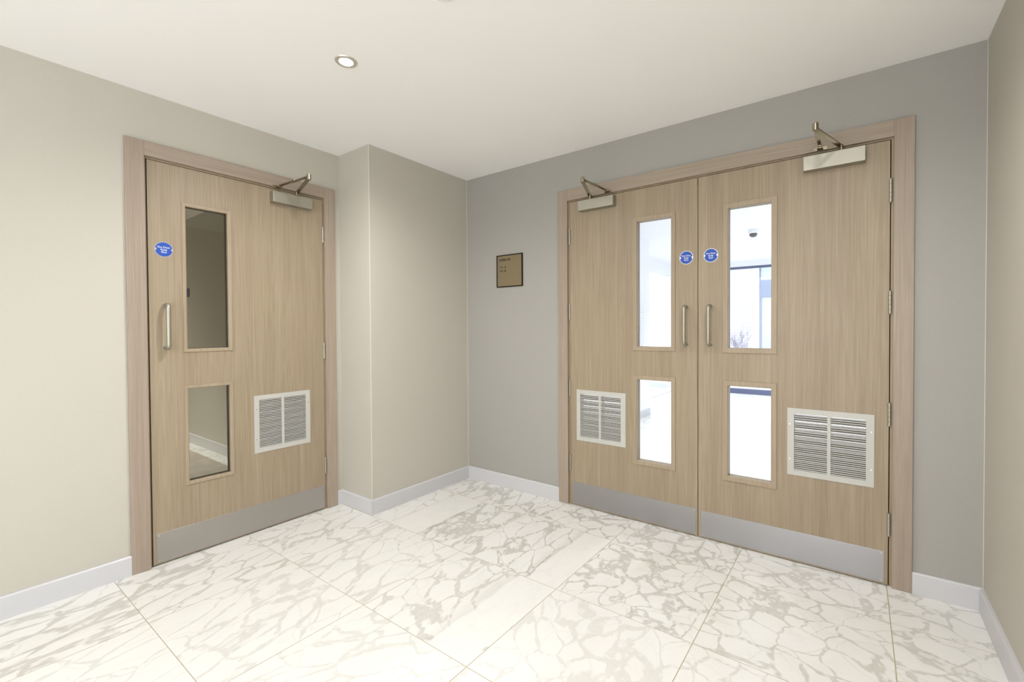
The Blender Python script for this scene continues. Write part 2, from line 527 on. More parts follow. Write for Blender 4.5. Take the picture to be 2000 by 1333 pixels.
def carpet_mat():
    mt, t, n, b = new_mat('taupe_carpet')
    L = t.links.new
    geo = n.new('ShaderNodeNewGeometry')
    ns = n.new('ShaderNodeTexNoise'); ns.inputs['Scale'].default_value = 260; ns.inputs['Detail'].default_value = 3
    n2 = n.new('ShaderNodeTexNoise'); n2.inputs['Scale'].default_value = 5; n2.inputs['Detail'].default_value = 3
    L(geo.outputs['Position'], ns.inputs['Vector']); L(geo.outputs['Position'], n2.inputs['Vector'])
    a = n.new('ShaderNodeMath'); a.operation = 'ADD'; L(ns.outputs['Fac'], a.inputs[0]); L(n2.outputs['Fac'], a.inputs[1])
    mr = n.new('ShaderNodeMapRange'); mr.inputs['From Min'].default_value = 0.7; mr.inputs['From Max'].default_value = 1.3
    L(a.outputs[0], mr.inputs['Value'])
    mx = n.new('ShaderNodeMix'); mx.data_type = 'RGBA'
    mx.inputs[6].default_value = srgb(150, 140, 128); mx.inputs[7].default_value = srgb(184, 173, 160)
    L(mr.outputs[0], mx.inputs[0]); L(mx.outputs[2], b.inputs['Base Color'])
    bp = n.new('ShaderNodeBump'); bp.inputs['Strength'].default_value = 0.6; bp.inputs['Distance'].default_value = 0.003
    L(ns.outputs['Fac'], bp.inputs['Height']); L(bp.outputs[0], b.inputs['Normal'])
    b.inputs['Roughness'].default_value = 0.95
    return mt

M_CREAM = wallcover('cream_wallcovering', srgb(192, 187, 175))
M_GREY = wallcover('stone_grey_wallcovering', srgb(164, 161, 154))
M_CEIL = simple('ceiling_paint', srgb(248, 246, 243), 0.75, spec=0.2)
M_BASE = simple('white_gloss_trim', srgb(201, 200, 202), 0.32)
M_OAK = wood('pale_oak_veneer', srgb(170, 155, 132), srgb(144, 128, 104), (0.955, 0.93, 0.95, 1))
M_OAKH = wood('pale_oak_header', srgb(174, 160, 144), srgb(152, 137, 121), (0.98, 0.95, 0.96, 1), 'x')
M_OAKHL = wood('pale_oak_header_side', srgb(174, 160, 144), srgb(152, 137, 121), (0.98, 0.95, 0.96, 1), 'y')
M_OAKA = wood('pale_oak_architrave', srgb(172, 158, 142), srgb(150, 135, 119), (0.98, 0.95, 0.96, 1), 'z', 1.2)
M_LIP = wood('oak_lining', srgb(168, 152, 124), srgb(146, 128, 102), (0.98, 0.96, 0.95, 1))
M_BEAD = wood('oak_glazing_bead', srgb(174, 159, 136), srgb(153, 137, 114), (0.98, 0.96, 0.95, 1), 'z', 0.8)
M_NICKEL = metal('satin_nickel', srgb(180, 176, 163), 0.50, 'x', 0.05)
M_NICKELD = metal('polished_nickel', srgb(162, 152, 132), 0.20, 'n', 0.02)
M_STEELX = metal('brushed_steel', srgb(172, 170, 171), 0.36, 'x', 0.10)
M_STEELY = metal('brushed_steel_side', srgb(182, 178, 174), 0.36, 'y', 0.10)
M_GRILLE = simple('grey_powder_coat', srgb(190, 188, 181), 0.4)
M_VENTSHADE = simple('vent_gap_shade', srgb(40, 37, 31), 0.8)
M_DARK = simple('dark_gap_shade', srgb(26, 19, 13), 0.8, spec=0.1)  # near-black colour for the shade in the door gaps
M_GASKET = simple('glazing_gasket', srgb(40, 36, 30), 0.6)
M_BLUE = simple('safety_blue', srgb(32, 78, 172), 0.35)
M_WHITE = simple('sticker_white', srgb(232, 234, 240), 0.35)
M_SILVER = simple('sticker_rim', srgb(176, 172, 170), 0.35)
M_SCREW = metal('bright_screw', srgb(235, 235, 235), 0.2, 'n', 0.0)
M_GLASSL = glass('corridor_door_glass', (0.80, 0.81, 0.765, 1), 1.0)
M_GLASS = glass('clear_fire_glass', (0.96, 0.98, 1.0, 1), 0.8)
M_GLASSW = glass('clear_window_glass', (0.98, 0.99, 1.0, 1), 0.35)
M_BRASS = simple('antique_brass_plate', srgb(138, 124, 96), 0.42, 0.35)
M_BRONZE = simple('dark_bronze_edge', srgb(36, 25, 13), 0.6, spec=0.2)
M_LAMP = emit('lamp_glow', (1.0, 0.99, 0.97, 1), 9.0)
M_RIM = metal('satin_lamp_rim', srgb(226, 223, 214), 0.45, 'n', 0.0)
M_ALU = simple('blue_grey_aluminium', srgb(92, 98, 128), 0.4)
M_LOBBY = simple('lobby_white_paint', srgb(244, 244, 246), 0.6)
M_MARBLE = marble_mat()
M_BRICK = brick_mat()
M_CARPET = carpet_mat()
M_TWIG = simple('bare_twig', srgb(150, 138, 152), 0.8)
M_PAVE = simple('pale_paving', srgb(205, 205, 208), 0.8)
M_DOMEG = simple('smoked_dome', srgb(60, 58, 58), 0.15)

# ------------------------------------------------------------------ floors
def tile_spec(ci, ri):
    """vein direction, density, cellular, seam per tile, following the tiles in the photograph"""
    A, B, C_, D_, E_, F_ = range(-5, 1)
    S = {
        (A, 0): (0.97, 1.0, 0.10, None), (B, 0): (0.95, 0.55, 0.15, None), (C_, 0): (0.10, 0.5, 0.3, None),
        (A, 1): (0.94, 0.95, 0.2, None), (B, 1): (0.90, 0.55, 0.2, None), (C_, 1): (0.15, 0.5, 0.3, None),
        (D_, 1): (0.9, 0.4, 0.4, None),
        (A, 2): (0.95, 0.8, 0.2, None), (B, 2): (0.93, 0.65, 0.25, None), (C_, 2): (0.93, 0.8, 0.2, (0.66, 1)),
        (D_, 2): (0.85, 0.45, 0.6, None), (E_, 2): (0.7, 0.6, 0.7, None),
        (B, 3): (0.95, 1.0, 0.25, (0.42, 0)), (C_, 3): (0.95, 1.05, 0.3, (0.72, 1)), (D_, 3): (0.1, 1.0, 0.95, None),
        (E_, 3): (0.6, 0.9, 0.85, None), (F_, 3): (0.4, 0.85, 0.8, None), (F_, 2): (0.6, 0.8, 0.8, None),
        (B, 4): (0.95, 1.0, 0.3, None), (C_, 4): (0.2, 1.15, 0.9, None), (D_, 4): (0.0, 1.0, 0.9, None),
        (E_, 4): (0.6, 0.9, 0.8, None), (F_, 4): (0.3, 0.8, 0.8, None),
    }
    return S.get((ci, ri))

def tiled_floor(name, x0, x1, y0, y1, zb=-0.06):
    mb = MB()
    bm = mb.bm
    la = bm.loops.layers.float_color.new('vein_a')
    lb = bm.loops.layers.float_color.new('vein_b')
    def cuts(a, b, g, d):
        k = math.ceil((a-g)/d+1e-6)
        r = [a]
        while g+k*d < b-1e-6:
            r.append(g+k*d); k += 1
        return r+[b]
    xs, ys = cuts(x0, x1, GX, GDX), cuts(y0, y1, GY, GDY)
    for i in range(len(xs)-1):
        for j in range(len(ys)-1):
            f = mb.face([(xs[i], ys[j], 0), (xs[i+1], ys[j], 0), (xs[i+1], ys[j+1], 0), (xs[i], ys[j+1], 0)])
            ci = math.floor(((xs[i]+xs[i+1])/2-GX)/GDX)
            ri = math.floor(((ys[j]+ys[j+1])/2-GY)/GDY)+4
            rnd = random.Random(ci*131+ri*17+5)
            sp = tile_spec(ci, ri) or (rnd.choice((0.95, 0.05, 0.5, 0.2)), rnd.uniform(0.5, 1), rnd.random(), None)
            ed = sp[3] or (0.5, 1)
            sd = rnd.random()
            for l in f.loops:
                l[la] = (sp[0], min(sp[1], 1.2), sp[2], sd)
                l[lb] = (ed[0], ed[1], 1.0 if sp[3] else 0.0, 1.0)
    mb.box((x0, y0, zb), (x1, y1, -0.0005))
    return mb.build(name, M_MARBLE, weld=False)

tag(tiled_floor('floor', XL-WT, XR+WT, YR-WT, YW+0.2), 'white marble floor tiles with grey veins and beige joints', 'floor', kind='structure')

# corridor floor behind the single door: marble border and inset carpet
CX0 = -9.0
mb = MB(); mb.box((CX0, 0.0-WT, -0.06), (XL-WT, 1.615, 0.002))
tag(mb.build('floor_corridor', M_CARPET), 'taupe carpet in the corridor seen through the single door', 'floor', kind='structure')
tag(tiled_floor('floor_corridor_border', CX0, XL-WT, 1.615, CW+WT), 'pale marble border beside the corridor carpet', 'floor', kind='structure')
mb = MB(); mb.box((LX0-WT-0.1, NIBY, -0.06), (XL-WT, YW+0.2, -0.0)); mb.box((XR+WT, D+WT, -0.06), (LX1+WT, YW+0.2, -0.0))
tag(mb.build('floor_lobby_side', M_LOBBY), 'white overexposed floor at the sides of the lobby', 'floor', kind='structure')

# ------------------------------------------------------------------ ceiling
mb = MB(); mb.box((XL-WT, YR-WT, H), (XR+WT, D+WT, H+0.12))
tag(mb.build('ceiling', M_CEIL), 'smooth off-white painted ceiling', 'ceiling', kind='structure')
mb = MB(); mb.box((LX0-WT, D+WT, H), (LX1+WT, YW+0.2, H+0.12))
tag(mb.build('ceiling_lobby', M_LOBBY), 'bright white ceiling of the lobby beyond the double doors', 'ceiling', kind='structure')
mb = MB(); mb.box((CX0, -WT, H), (XL-WT, CW+WT, H+0.12))
tag(mb.build('ceiling_corridor', M_CEIL), 'corridor ceiling behind the single door', 'ceiling', kind='structure')

# ------------------------------------------------------------------ frames of reference for the two door walls
# back wall: s = X, out of the wall = -Y ; left wall: s = Y, out of the wall = +X
DL, XLL = D-0.004, XL+0.004       # leaf faces
fB = lambda s, z, d: (s, D-d, z)
fL = lambda s, z, d: (XL+d, s, z)
fLB = lambda s, z, d: (s, DL-d, z)
fLL = lambda s, z, d: (XLL+d, s, z)

LEFT = dict(l0=0.7008, l1=1.6008, top=2.0475, c=(0.6155, 0.6895, 1.6110, 1.6840), cz=(2.0614, 2.1339))
BACK = dict(l0=-1.5795, l1=0.1159, top=2.0410, c=(-1.6697, -1.5945, 0.1290, 0.2012), cz=(2.0522, 2.1264))
GAP = 0.0042

def wall_with_door(name, f, u0, u1, spec, mat, label):
    mb = MB()
    o = 0.030
    holed(mb, f, (u0, u1), (-0.06, H+0.01), [(spec['l0']-o, spec['l1']+o, -0.07, spec['top']+o)], 0.0, -WT)
    return tag(mb.build(name, mat), label, 'wall', kind='structure')

# holes reaching below the panel need the lower limit clipped
def wall_with_door(name, f, u0, u1, spec, mat, label):
    mb = MB(); o = 0.030
    holed(mb, f, (u0, u1), (0.0, H), [(spec['l0']-o, spec['l1']+o, 0.0, spec['top']+o)], 0.0, -WT)
    return tag(mb.build(name, mat), label, 'wall', kind='structure')

wall_with_door('wall_left', fL, YR, YA+0.02, LEFT, M_CREAM, 'cream wallcovered left wall around the single oak door')
wall_with_door('wall_back', fB, XB, XR, BACK, M_GREY, 'stone grey back wall around the double oak doors')
mb = MB(); holed(mb, lambda s, z, d: (XR-d, s, z), (YR-WT, D), (0, H), [(-2.25, -0.45, 0.3, 2.2)], 0.0, -WT)
tag(mb.build('wall_right', M_CREAM), 'beige wall at the right edge of the photo', 'wall', kind='structure')
mb = MB(); mb.box((XL-WT, YA, 0), (XB, D+WT, H))
tag(mb.build('wall_pier', M_CREAM), 'cream boxed pier projecting between single door and back wall', 'wall', kind='structure')
# rear wall (behind the camera) with a window added to light the room
fR = lambda s, z, d: (s, YR+d, z)
mb = MB(); holed(mb, fR, (XL, XR), (0, H), [(-1.5, 0.28, 0.3, 2.2)], 0.0, -WT)
tag(mb.build('wall_rear', M_CREAM), 'wall behind the camera with an added window', 'wall', kind='structure')
mb = MB(); holed(mb, fR, (-1.5, 0.28), (0.3, 2.2), [(-1.45, -0.63, 0.35, 2.15), (-0.59, 0.23, 0.35, 2.15)], -0.06, -0.11)
w3 = tag(mb.build('added_window_rear', M_BASE), 'added white window frame in the unseen wall behind the camera', 'window', kind='structure')
mb = MB(); mb.box((-1.45, YR-0.09, 0.35), (0.23, YR-0.085, 2.15)); mb.build('pane', M_GLASS, w3)
fS = lambda s, z, d: (XR-d, s, z)  # side window invented to bring more light in from the right
mb = MB(); holed(mb, fS, (-2.25, -0.45), (0.3, 2.2), [(-2.20, -1.37, 0.35, 2.15), (-1.33, -0.50, 0.35, 2.15)], -0.06, -0.11)
w4 = tag(mb.build('added_window_side', M_BASE), 'added white window frame in the unseen part of the right wall', 'window', kind='structure')
mb = MB(); mb.box((XR+0.085, -2.20, 0.35), (XR+0.09, -0.50, 2.15)); mb.build('pane', M_GLASS, w4)
# corridor shell
mb = MB(); mb.box((CX0, CW, 0), (XL-WT, CW+WT, H))
tag(mb.build('wall_corridor_far', M_CREAM), 'corridor wall seen through the single door', 'wall', kind='structure')
mb = MB(); mb.box((CX0, -WT, 0), (XL-WT, 0, H))
tag(mb.build('wall_corridor_near', M_CREAM), 'near corridor wall behind the left wall', 'wall', kind='structure')
mb = MB(); mb.box((CX0-WT, -WT, 0), (CX0, CW+WT, H))
tag(mb.build('wall_corridor_end', M_CREAM), 'end wall of the corridor', 'wall', kind='structure')
# lobby shell
mb = MB(); mb.box((NIBX-0.7, D+WT, 0), (NIBX, NIBY, H))
tag(mb.build('wall_lobby_left', M_LOBBY), 'white lobby wall seen at the left of the left leaf glass', 'wall', kind='structure')
fW2 = lambda s, z, d: (LX0+d, s, z)
mb = MB(); holed(mb, fW2, (NIBY, YW), (0, H), [(6.02, 8.66, 0.0, 2.16)], 0.0, -WT)
tag(mb.build('wall_lobby_recess', M_LOBBY), 'recessed lobby wall with a tall window', 'wall', kind='structure')
mb = MB(); mb.box((LX1, D, 0), (LX1+WT, YW, H))
tag(mb.build('wall_lobby_right', M_LOBBY), 'right wall of the lobby', 'wall', kind='structure')
mb = MB(); mb.box((XR+WT, D, 0), (LX1, D+WT, H))
tag(mb.build('wall_lobby_front', M_LOBBY), 'lobby side of the door wall', 'wall', kind='structure')
fW1 = lambda s, z, d: (s, YW-d, z)
mb = MB(); holed(mb, fW1, (LX0, LX1), (0, H), [(-2.75, 2.5, 0.0, 2.285)], 0.0, -WT)
tag(mb.build('wall_lobby_back', M_LOBBY), 'white wall band above the lobby glazing', 'wall', kind='structure')

def glazing(name, f, u0, u1, z0, z1, mull, label, fr=0.045, bot=0.085, top=0.04, mat=None):
    cut = [u0]+mull+[u1]
    holes = []
    for a, b in zip(cut, cut[1:]):
        holes.append((a+(fr if a == u0 else 0.025), b-(fr if b == u1 else 0.025), z0+bot, z1-top))
    mb = MB(); holed(mb, f, (u0, u1), (z0, z1), holes, -0.03, -0.09)
    r = tag(mb.build(name, mat or M_ALU, origin=f((u0+u1)/2, z0, -0.06)), label, 'window', kind='structure')
    for h in holes:
        mb = MB()
        p, q = f(h[0]+0.002, h[2], -0.057), f(h[1]-0.002, h[3], -0.063)
        mb.box(p, q); mb.build('pane', M_GLASSW, r)
    return r
glazing('window_1', fW1, -2.75, 2.5, 0.003, 2.285, [-0.7, 0.9], 'full-height blue-grey framed glazing at the far side of the lobby')
glazing('window_2', fW2, 6.02, 8.66, 0.003, 2.16, [], 'tall window in the recessed lobby wall seen through the left leaf', 0.02, 0.02, 0.02, M_LOBBY)

# pale plaster corner beads
M_ARRIS = simple('pale_corner_bead', srgb(222, 219, 210), 0.5)
mb = MB(); mb.box((XB-0.0022, YA-0.0006, SK), (XB+0.0006, YA+0.0030, H)); tag(mb.build('trim_3', M_ARRIS), 'thin pale corner bead on the outer edge of the pier', 'trim', kind='structure')
mb = MB(); mb.box((XB, D-0.0035, SK), (XB+0.0010, D, H)); tag(mb.build('trim_4', M_ARRIS), 'thin pale sealant line between pier and grey wall', 'trim', kind='structure')
mb = MB(); mb.box((XR-0.0012, D-0.0040, SK), (XR, D, H)); tag(mb.build('trim_5', M_ARRIS), 'thin pale sealant line in the right corner', 'trim', kind='structure')

# ------------------------------------------------------------------ baseboards
def skirt(mb, p, q, nrm):
    """baseboard from p to q (floor points), thickness towards nrm, chamfered top edge"""
    p, q, nv = Vector((*p, 0)), Vector((*q, 0)), Vector((*nrm, 0))
    T = 0.015
    prof = [(0, 0.0005), (T, 0.0005), (T, SK-0.006), (T-0.005, SK), (0, SK)]
    a = [mb.bm.verts.new(p+nv*t+Vector((0, 0, z))) for t, z in prof]
    b = [mb.bm.verts.new(q+nv*t+Vector((0, 0, z))) for t, z in prof]
    k = len(prof)
    for i in range(k):
        mb.bm.faces.new((a[i], a[(i+1) % k], b[(i+1) % k], b[i]))
    mb.bm.faces.new(a[::-1]); mb.bm.faces.new(b)
T = 0.015
def base(name, segs, label):
    mb = MB()
    for s in segs: skirt(mb, *s)
    return tag(mb.build(name, M_BASE, weld=False), label, 'baseboard', kind='structure')
base('baseboard_left', [((XL, YR), (XL, LEFT['c'][0]), (1, 0))], 'white baseboard on the left wall before the single door')
base('baseboard_pier', [((XL, LEFT['c'][3]), (XL, YA-T), (1, 0)), ((XL, YA), (XB+T, YA), (0, -1)), ((XB, YA-0.0), (XB, D-T), (1, 0))], 'white baseboard wrapping the projecting pier')
base('baseboard_back', [((XB, D), (BACK['c'][0], D), (0, -1)), ((BACK['c'][3], D), (XR, D), (0, -1))], 'white baseboard on the grey back wall')
base('baseboard_right', [((XR, YR), (XR, D-T), (-1, 0))], 'white baseboard on the right wall')
base('baseboard_corridor', [((CX0, CW), (XL-WT, CW), (0, -1))], 'pale baseboard in the corridor behind the single door')
base('baseboard_lobby', [((NIBX, D+WT), (NIBX, NIBY), (1, 0))], 'white baseboard in the lobby')

# ------------------------------------------------------------------ door frames (trim)
def door_frame(name, f, sp, mh, label):
    c0, c1, c2, c3 = sp['c']; z0, z1 = sp['cz']
    o = Vector(f((c0+c3)/2, 0, 0))
    r = thing(name, o, label, 'door frame', kind='structure')
    A = 0.016
    for a, b in ((c0, c1), (c2, c3)):
        mb = MB(); mb.box(f(a, 0.0005, 0), f(b, z1, A)); mb.build('architrave', M_OAKA, r, bevel=0.0015)
    mb = MB(); mb.box(f(c1, z0, 0), f(c2, z1, A)); tag(mb.build('head_architrave', mh, r, bevel=0.0015), 'head piece with horizontal grain')
    # lining, flush with the wall, plus the stop behind the leaf
    lo, li = 0.030, GAP
    mb = MB()
    for sgn, e in ((-1, sp['l0']), (1, sp['l1'])):
        mb.box(f(e+sgn*li, 0.0005, -0.001), f(e+sgn*lo, sp['top']+lo, -WT))
        mb.box(f(e+sgn*lo*0.5, 0.0005, -0.052), f(e-sgn*0.012, sp['top']+lo*0.5, -WT))
    mb.box(f(sp['l0']-li, sp['top']+li, -0.001), f(sp['l1']+li, sp['top']+lo, -WT))
    mb.box(f(sp['l0']-li, sp['top']-0.012, -0.052), f(sp['l1']+li, sp['top']+lo*0.5, -WT))
    mb.build('lining', M_LIP, r)
    mb = MB()   # near-black strip standing in for the shade of the leaf gap
    for sgn, e in ((-1, sp['l0']), (1, sp['l1'])):
        mb.box(f(e+sgn*0.0003, 0.001, -0.010), f(e+sgn*li, sp['top'], -0.04))
    mb.box(f(sp['l0'], sp['top']+0.0003, -0.010), f(sp['l1'], sp['top']+li, -0.04))
    mb.build('gap_shade_strip', M_DARK, r)
    return r
door_frame('trim_1', fL, LEFT, M_OAKHL, 'pale oak frame around the single door on the left wall')
door_frame('trim_2', fB, BACK, M_OAKH, 'pale oak frame around the double doors on the back wall')

# ------------------------------------------------------------------ door leaves
TH = 0.044
def ringpart(name, f, r, wid, mat, parent, d_front, d_back, inner_drop=0.003, both=True):
    """glazing bead: flat rim round the opening with a small inner chamfer and a reveal"""
    s0, s1, z0, z1 = r
    prof = [(0, 0.0005), (0.0015, d_front), (wid-inner_drop, d_front), (wid, d_front-inner_drop), (wid, d_back)]
    def loop(ins, d):
        return [(s0+ins, z0+ins, d), (s1-ins, z0+ins, d), (s1-ins, z1-ins, d), (s0+ins, z1-ins, d)]
    mb = MB()
    prof = prof + [(0, d_back)]
    loops = [[mb.bm.verts.new(f(*p)) for p in loop(i, d)] for i, d in prof]
    for a, b in zip(loops, loops[1:]+loops[:1]):
        for k in range(4):
            mb.bm.faces.new((a[k], a[(k+1) % 4], b[(k+1) % 4], b[k]))
    return mb.build(name, mat, parent)

def grille(f, r, ri, parent, side=1, mid=None):
    """louvred transfer grille: flanged plate, two banks of blades; both faces of the leaf"""
    s0, s1, z0, z1 = r
    a0, a1, b0, b1 = ri
    mid = mid or ((a0+a1)/2-0.007, (a0+a1)/2+0.007)
    mb = MB()
    holed(mb, f, (s0, s1), (z0, z1), [(a0, mid[0], b0, b1), (mid[1], a1, b0, b1)], 0.0004, 0.0032)
    n = 30
    p = (b1-b0)/n
    for lo, hi in ((a0, mid[0]), (mid[1], a1)):
        for k in range(n):
            z = b0+p*(k+0.28)
            th = 0.0008
            pts = [(lo-0.001, z, 0.0030), (hi+0.001, z, 0.0030), (hi+0.001, z+0.0034, -0.0020), (lo-0.001, z+0.0034, -0.0020)]
            mb.hexa([f(s, zz-th, d) for s, zz, d in pts]+[f(s, zz+th, d) for s, zz, d in pts])
    g = mb.build('vent_grille', M_GRILLE, parent, weld=False)
    # dark slats added inside the leaf to deepen the shade between blades
    mb = MB()
    n2 = 23
    p2 = (b1-b0+0.004)/n2
    for k in range(n2+1):
        z = b0-0.002+p2*k
        mb.box(f(a0-0.0025, z-0.0026, -0.010), f(a1+0.0025, z+0.0026, -0.032))
    mb.build('vent_gap_shade', M_VENTSHADE, parent, weld=False)
    # matching plate on the far face of the leaf
    mb = MB()
    holed(mb, f, (s0, s1), (z0, z1), [(a0, mid[0], b0, b1), (mid[1], a1, b0, b1)], -TH-0.0004, -TH-0.003)
    for lo, hi in ((a0, mid[0]), (mid[1], a1)):
        for k in range(n):
            z = b0+p*(k+0.7)
            mb.box(f(lo-0.001, z-0.0012, -TH+0.001), f(hi+0.001, z+0.0012, -TH-0.003))
    mb.build('rear_grille', M_GRILLE, parent, weld=False)
    for ss in (s0+0.011, s1-0.011):
        for zz in (z0+(z1-z0)*0.24, z0+(z1-z0)*0.76):
            mb = MB(); mb.tube([f(ss, zz, 0.0030), f(ss, zz, 0.0050)], 0.0030, 12)
            mb.build('screw', M_SCREW, g)
    return g

def pull_handle(f, s, z0, z1, parent, proj=0.056):
    r = 0.0098
    c = 0.020
    pts = [(z0, 0.0005), (z0, proj-c)]
    for k in range(1, 7):
        a = k/6*PI/2
        pts.append((z0+c*(1-math.cos(a)), proj-c+c*math.sin(a)))
    for k in range(0, 7):
        a = k/6*PI/2
        pts.append((z1-c+c*math.sin(a), proj-c+c*math.cos(a)))
    pts.append((z1, 0.0005))
    mb = MB(); mb.tube([f(s, z, d) for z, d in pts], r, 20)
    h = mb.build('pull_handle', M_NICKEL, parent, smooth=True)
    for z in (z0, z1):
        mb = MB(); mb.tube([f(s, z, 0.0004), f(s, z, 0.0030)], 0.0125, 20); mb.build('rose', M_NICKEL, h, smooth=True)
    return h

def hinge(f, s, z0, z1, parent, side):
    """knuckle with ring joints and the two flaps in the gap"""
    mb = MB()
    n = 5
    L_ = (z1-z0)/n
    pts, rad = [], []
    R0, R1 = 0.0064, 0.0052
    for k in range(n):
        za, zb_ = z0+L_*k, z0+L_*(k+1)
        pts += [za+0.0002, za+0.0012, zb_-0.0012, zb_-0.0002]; rad += [R1, R0, R0, R1]
    mb.tube([f(s, z, 0.0042) for z in pts], R0, 16, radii=rad)
    mb.tube([f(s, z1-0.0002, 0.0042), f(s, z1+0.0022, 0.0042)], 0.0046, 16)
    mb.tube([f(s, z0-0.0022, 0.0042), f(s, z0+0.0002, 0.0042)], 0.0046, 16)
    mb.box(f(s-0.0010, z0, 0.002), f(s+0.0010, z1, -0.030))
    return mb.build('hinge', M_NICKEL, parent, smooth=True)

def fire_sticker(f, s, z, parent, rim):
    r = 0.0385
    def disc(rad, n=56): return [(s+rad*math.cos(2*PI*k/n), z+rad*math.sin(2*PI*k/n)) for k in range(n)]
    def slab(mb, pts, d0, d1):
        a = [mb.bm.verts.new(f(p[0], p[1], d0)) for p in pts]; b = [mb.bm.verts.new(f(p[0], p[1], d1)) for p in pts]
        mb.bm.faces.new(a); mb.bm.faces.new(b[::-1])
        for k in range(len(pts)):
            k2 = (k+1) % len(pts)
            mb.bm.faces.new((a[k], a[k2], b[k2], b[k]))
    mb = MB(); slab(mb, disc(r), 0.0003, 0.0012)
    st = tag(mb.build('fire_door_sign', rim, parent), 'round blue mandatory fire door sign')
    # blue face with a bite at each side for the screw positions
    rb = 0.0358
    bite = 0.0062
    pts = []
    for q in range(240):
        a = 2*PI*q/240
        px, pz = rb*math.cos(a), rb*math.sin(a)
        for cx in (-rb+0.0008, rb-0.0008):
            dx = px-cx
            if math.hypot(dx, pz) < bite:
                sg = 1 if cx < 0 else -1
                px = cx+sg*math.sqrt(max(bite**2-pz**2, 0))
        pts.append((s+px, z+pz))
    mb = MB(); slab(mb, pts, 0.0011, 0.0015); tag(mb.build('blue_face', M_BLUE, st), 'blue face with a notch at each side')
    text_mesh('lettering', ['Fire Door', 'Keep', 'Shut'], f, M_WHITE, st, 0.0128, (s, z+0.0066), 0.0122, depth=0.0002, d=0.0015, bold=0.00013)
    return st

def closer(f, s0, s1, z0, z1, spin, elbow, foot, parent):
    """surface closer: box body on the leaf, spindle, folded two-piece arm and its bracket on the frame"""
    mb = MB(); mb.box(f(s0, z0, 0.0005), f(s1, z1, 0.048))
    b = mb.build('door_closer', M_NICKEL, parent, bevel=0.003, seg=3)
    zs = z1
    za, zf = elbow[2]-0.006, elbow[2]+0.006
    mb = MB(); mb.tube([f(spin, zs, 0.026), f(spin, za+0.006, 0.026)], 0.0095, 20); mb.build('spindle', M_NICKELD, b, smooth=True)
    E1 = Vector(f(elbow[0], za, elbow[1])); S1 = Vector(f(spin, za, 0.026))
    mb = MB(); mb.bar(S1, E1, 0.0215, 0.006)
    mb.build('main_arm', M_NICKELD, b, bevel=0.0018)
    E2 = Vector(f(elbow[0], zf, elbow[1])); F2 = Vector(f(foot, zf, 0.040))
    mb = MB()
    mid_ = E2.lerp(F2, 0.60)
    mb.bar(E2, mid_, 0.0185, 0.006); mb.bar(E2.lerp(F2, 0.45)+Vector((0, 0, 0.004)), F2+Vector((0, 0, 0.004)), 0.0150, 0.008)
    mb.build('fore_arm', M_NICKELD, b, bevel=0.0015)
    mb = MB()
    zt = zf
    mb.tube([f(elbow[0], za-0.006, elbow[1]), f(elbow[0], zt+0.010, elbow[1])], 0.0120, 24)
    mb.tube([f(elbow[0], zt+0.010, elbow[1]), f(elbow[0], zt+0.014, elbow[1])], 0.0070, 24)
    mb.build('elbow_pivot', M_NICKELD, b, smooth=True)
    mb = MB()
    mb.box(f(foot-0.028, zf-0.006, 0.0125), f(foot+0.028, zf+0.009, 0.0160))
    mb.box(f(foot-0.012, zf-0.006, 0.0165), f(foot+0.012, zf-0.002, 0.050))
    mb.tube([f(foot, zf-0.008, 0.040), f(foot, zf+0.012, 0.040)], 0.0065, 16)
    for q in (-0.021, 0.021):
        mb.tube([f(foot+q, zf+0.004, 0.0158), f(foot+q, zf+0.004, 0.0180)], 0.0034, 12)
    mb.build('frame_bracket', M_NICKELD, b, weld=False)
    return b

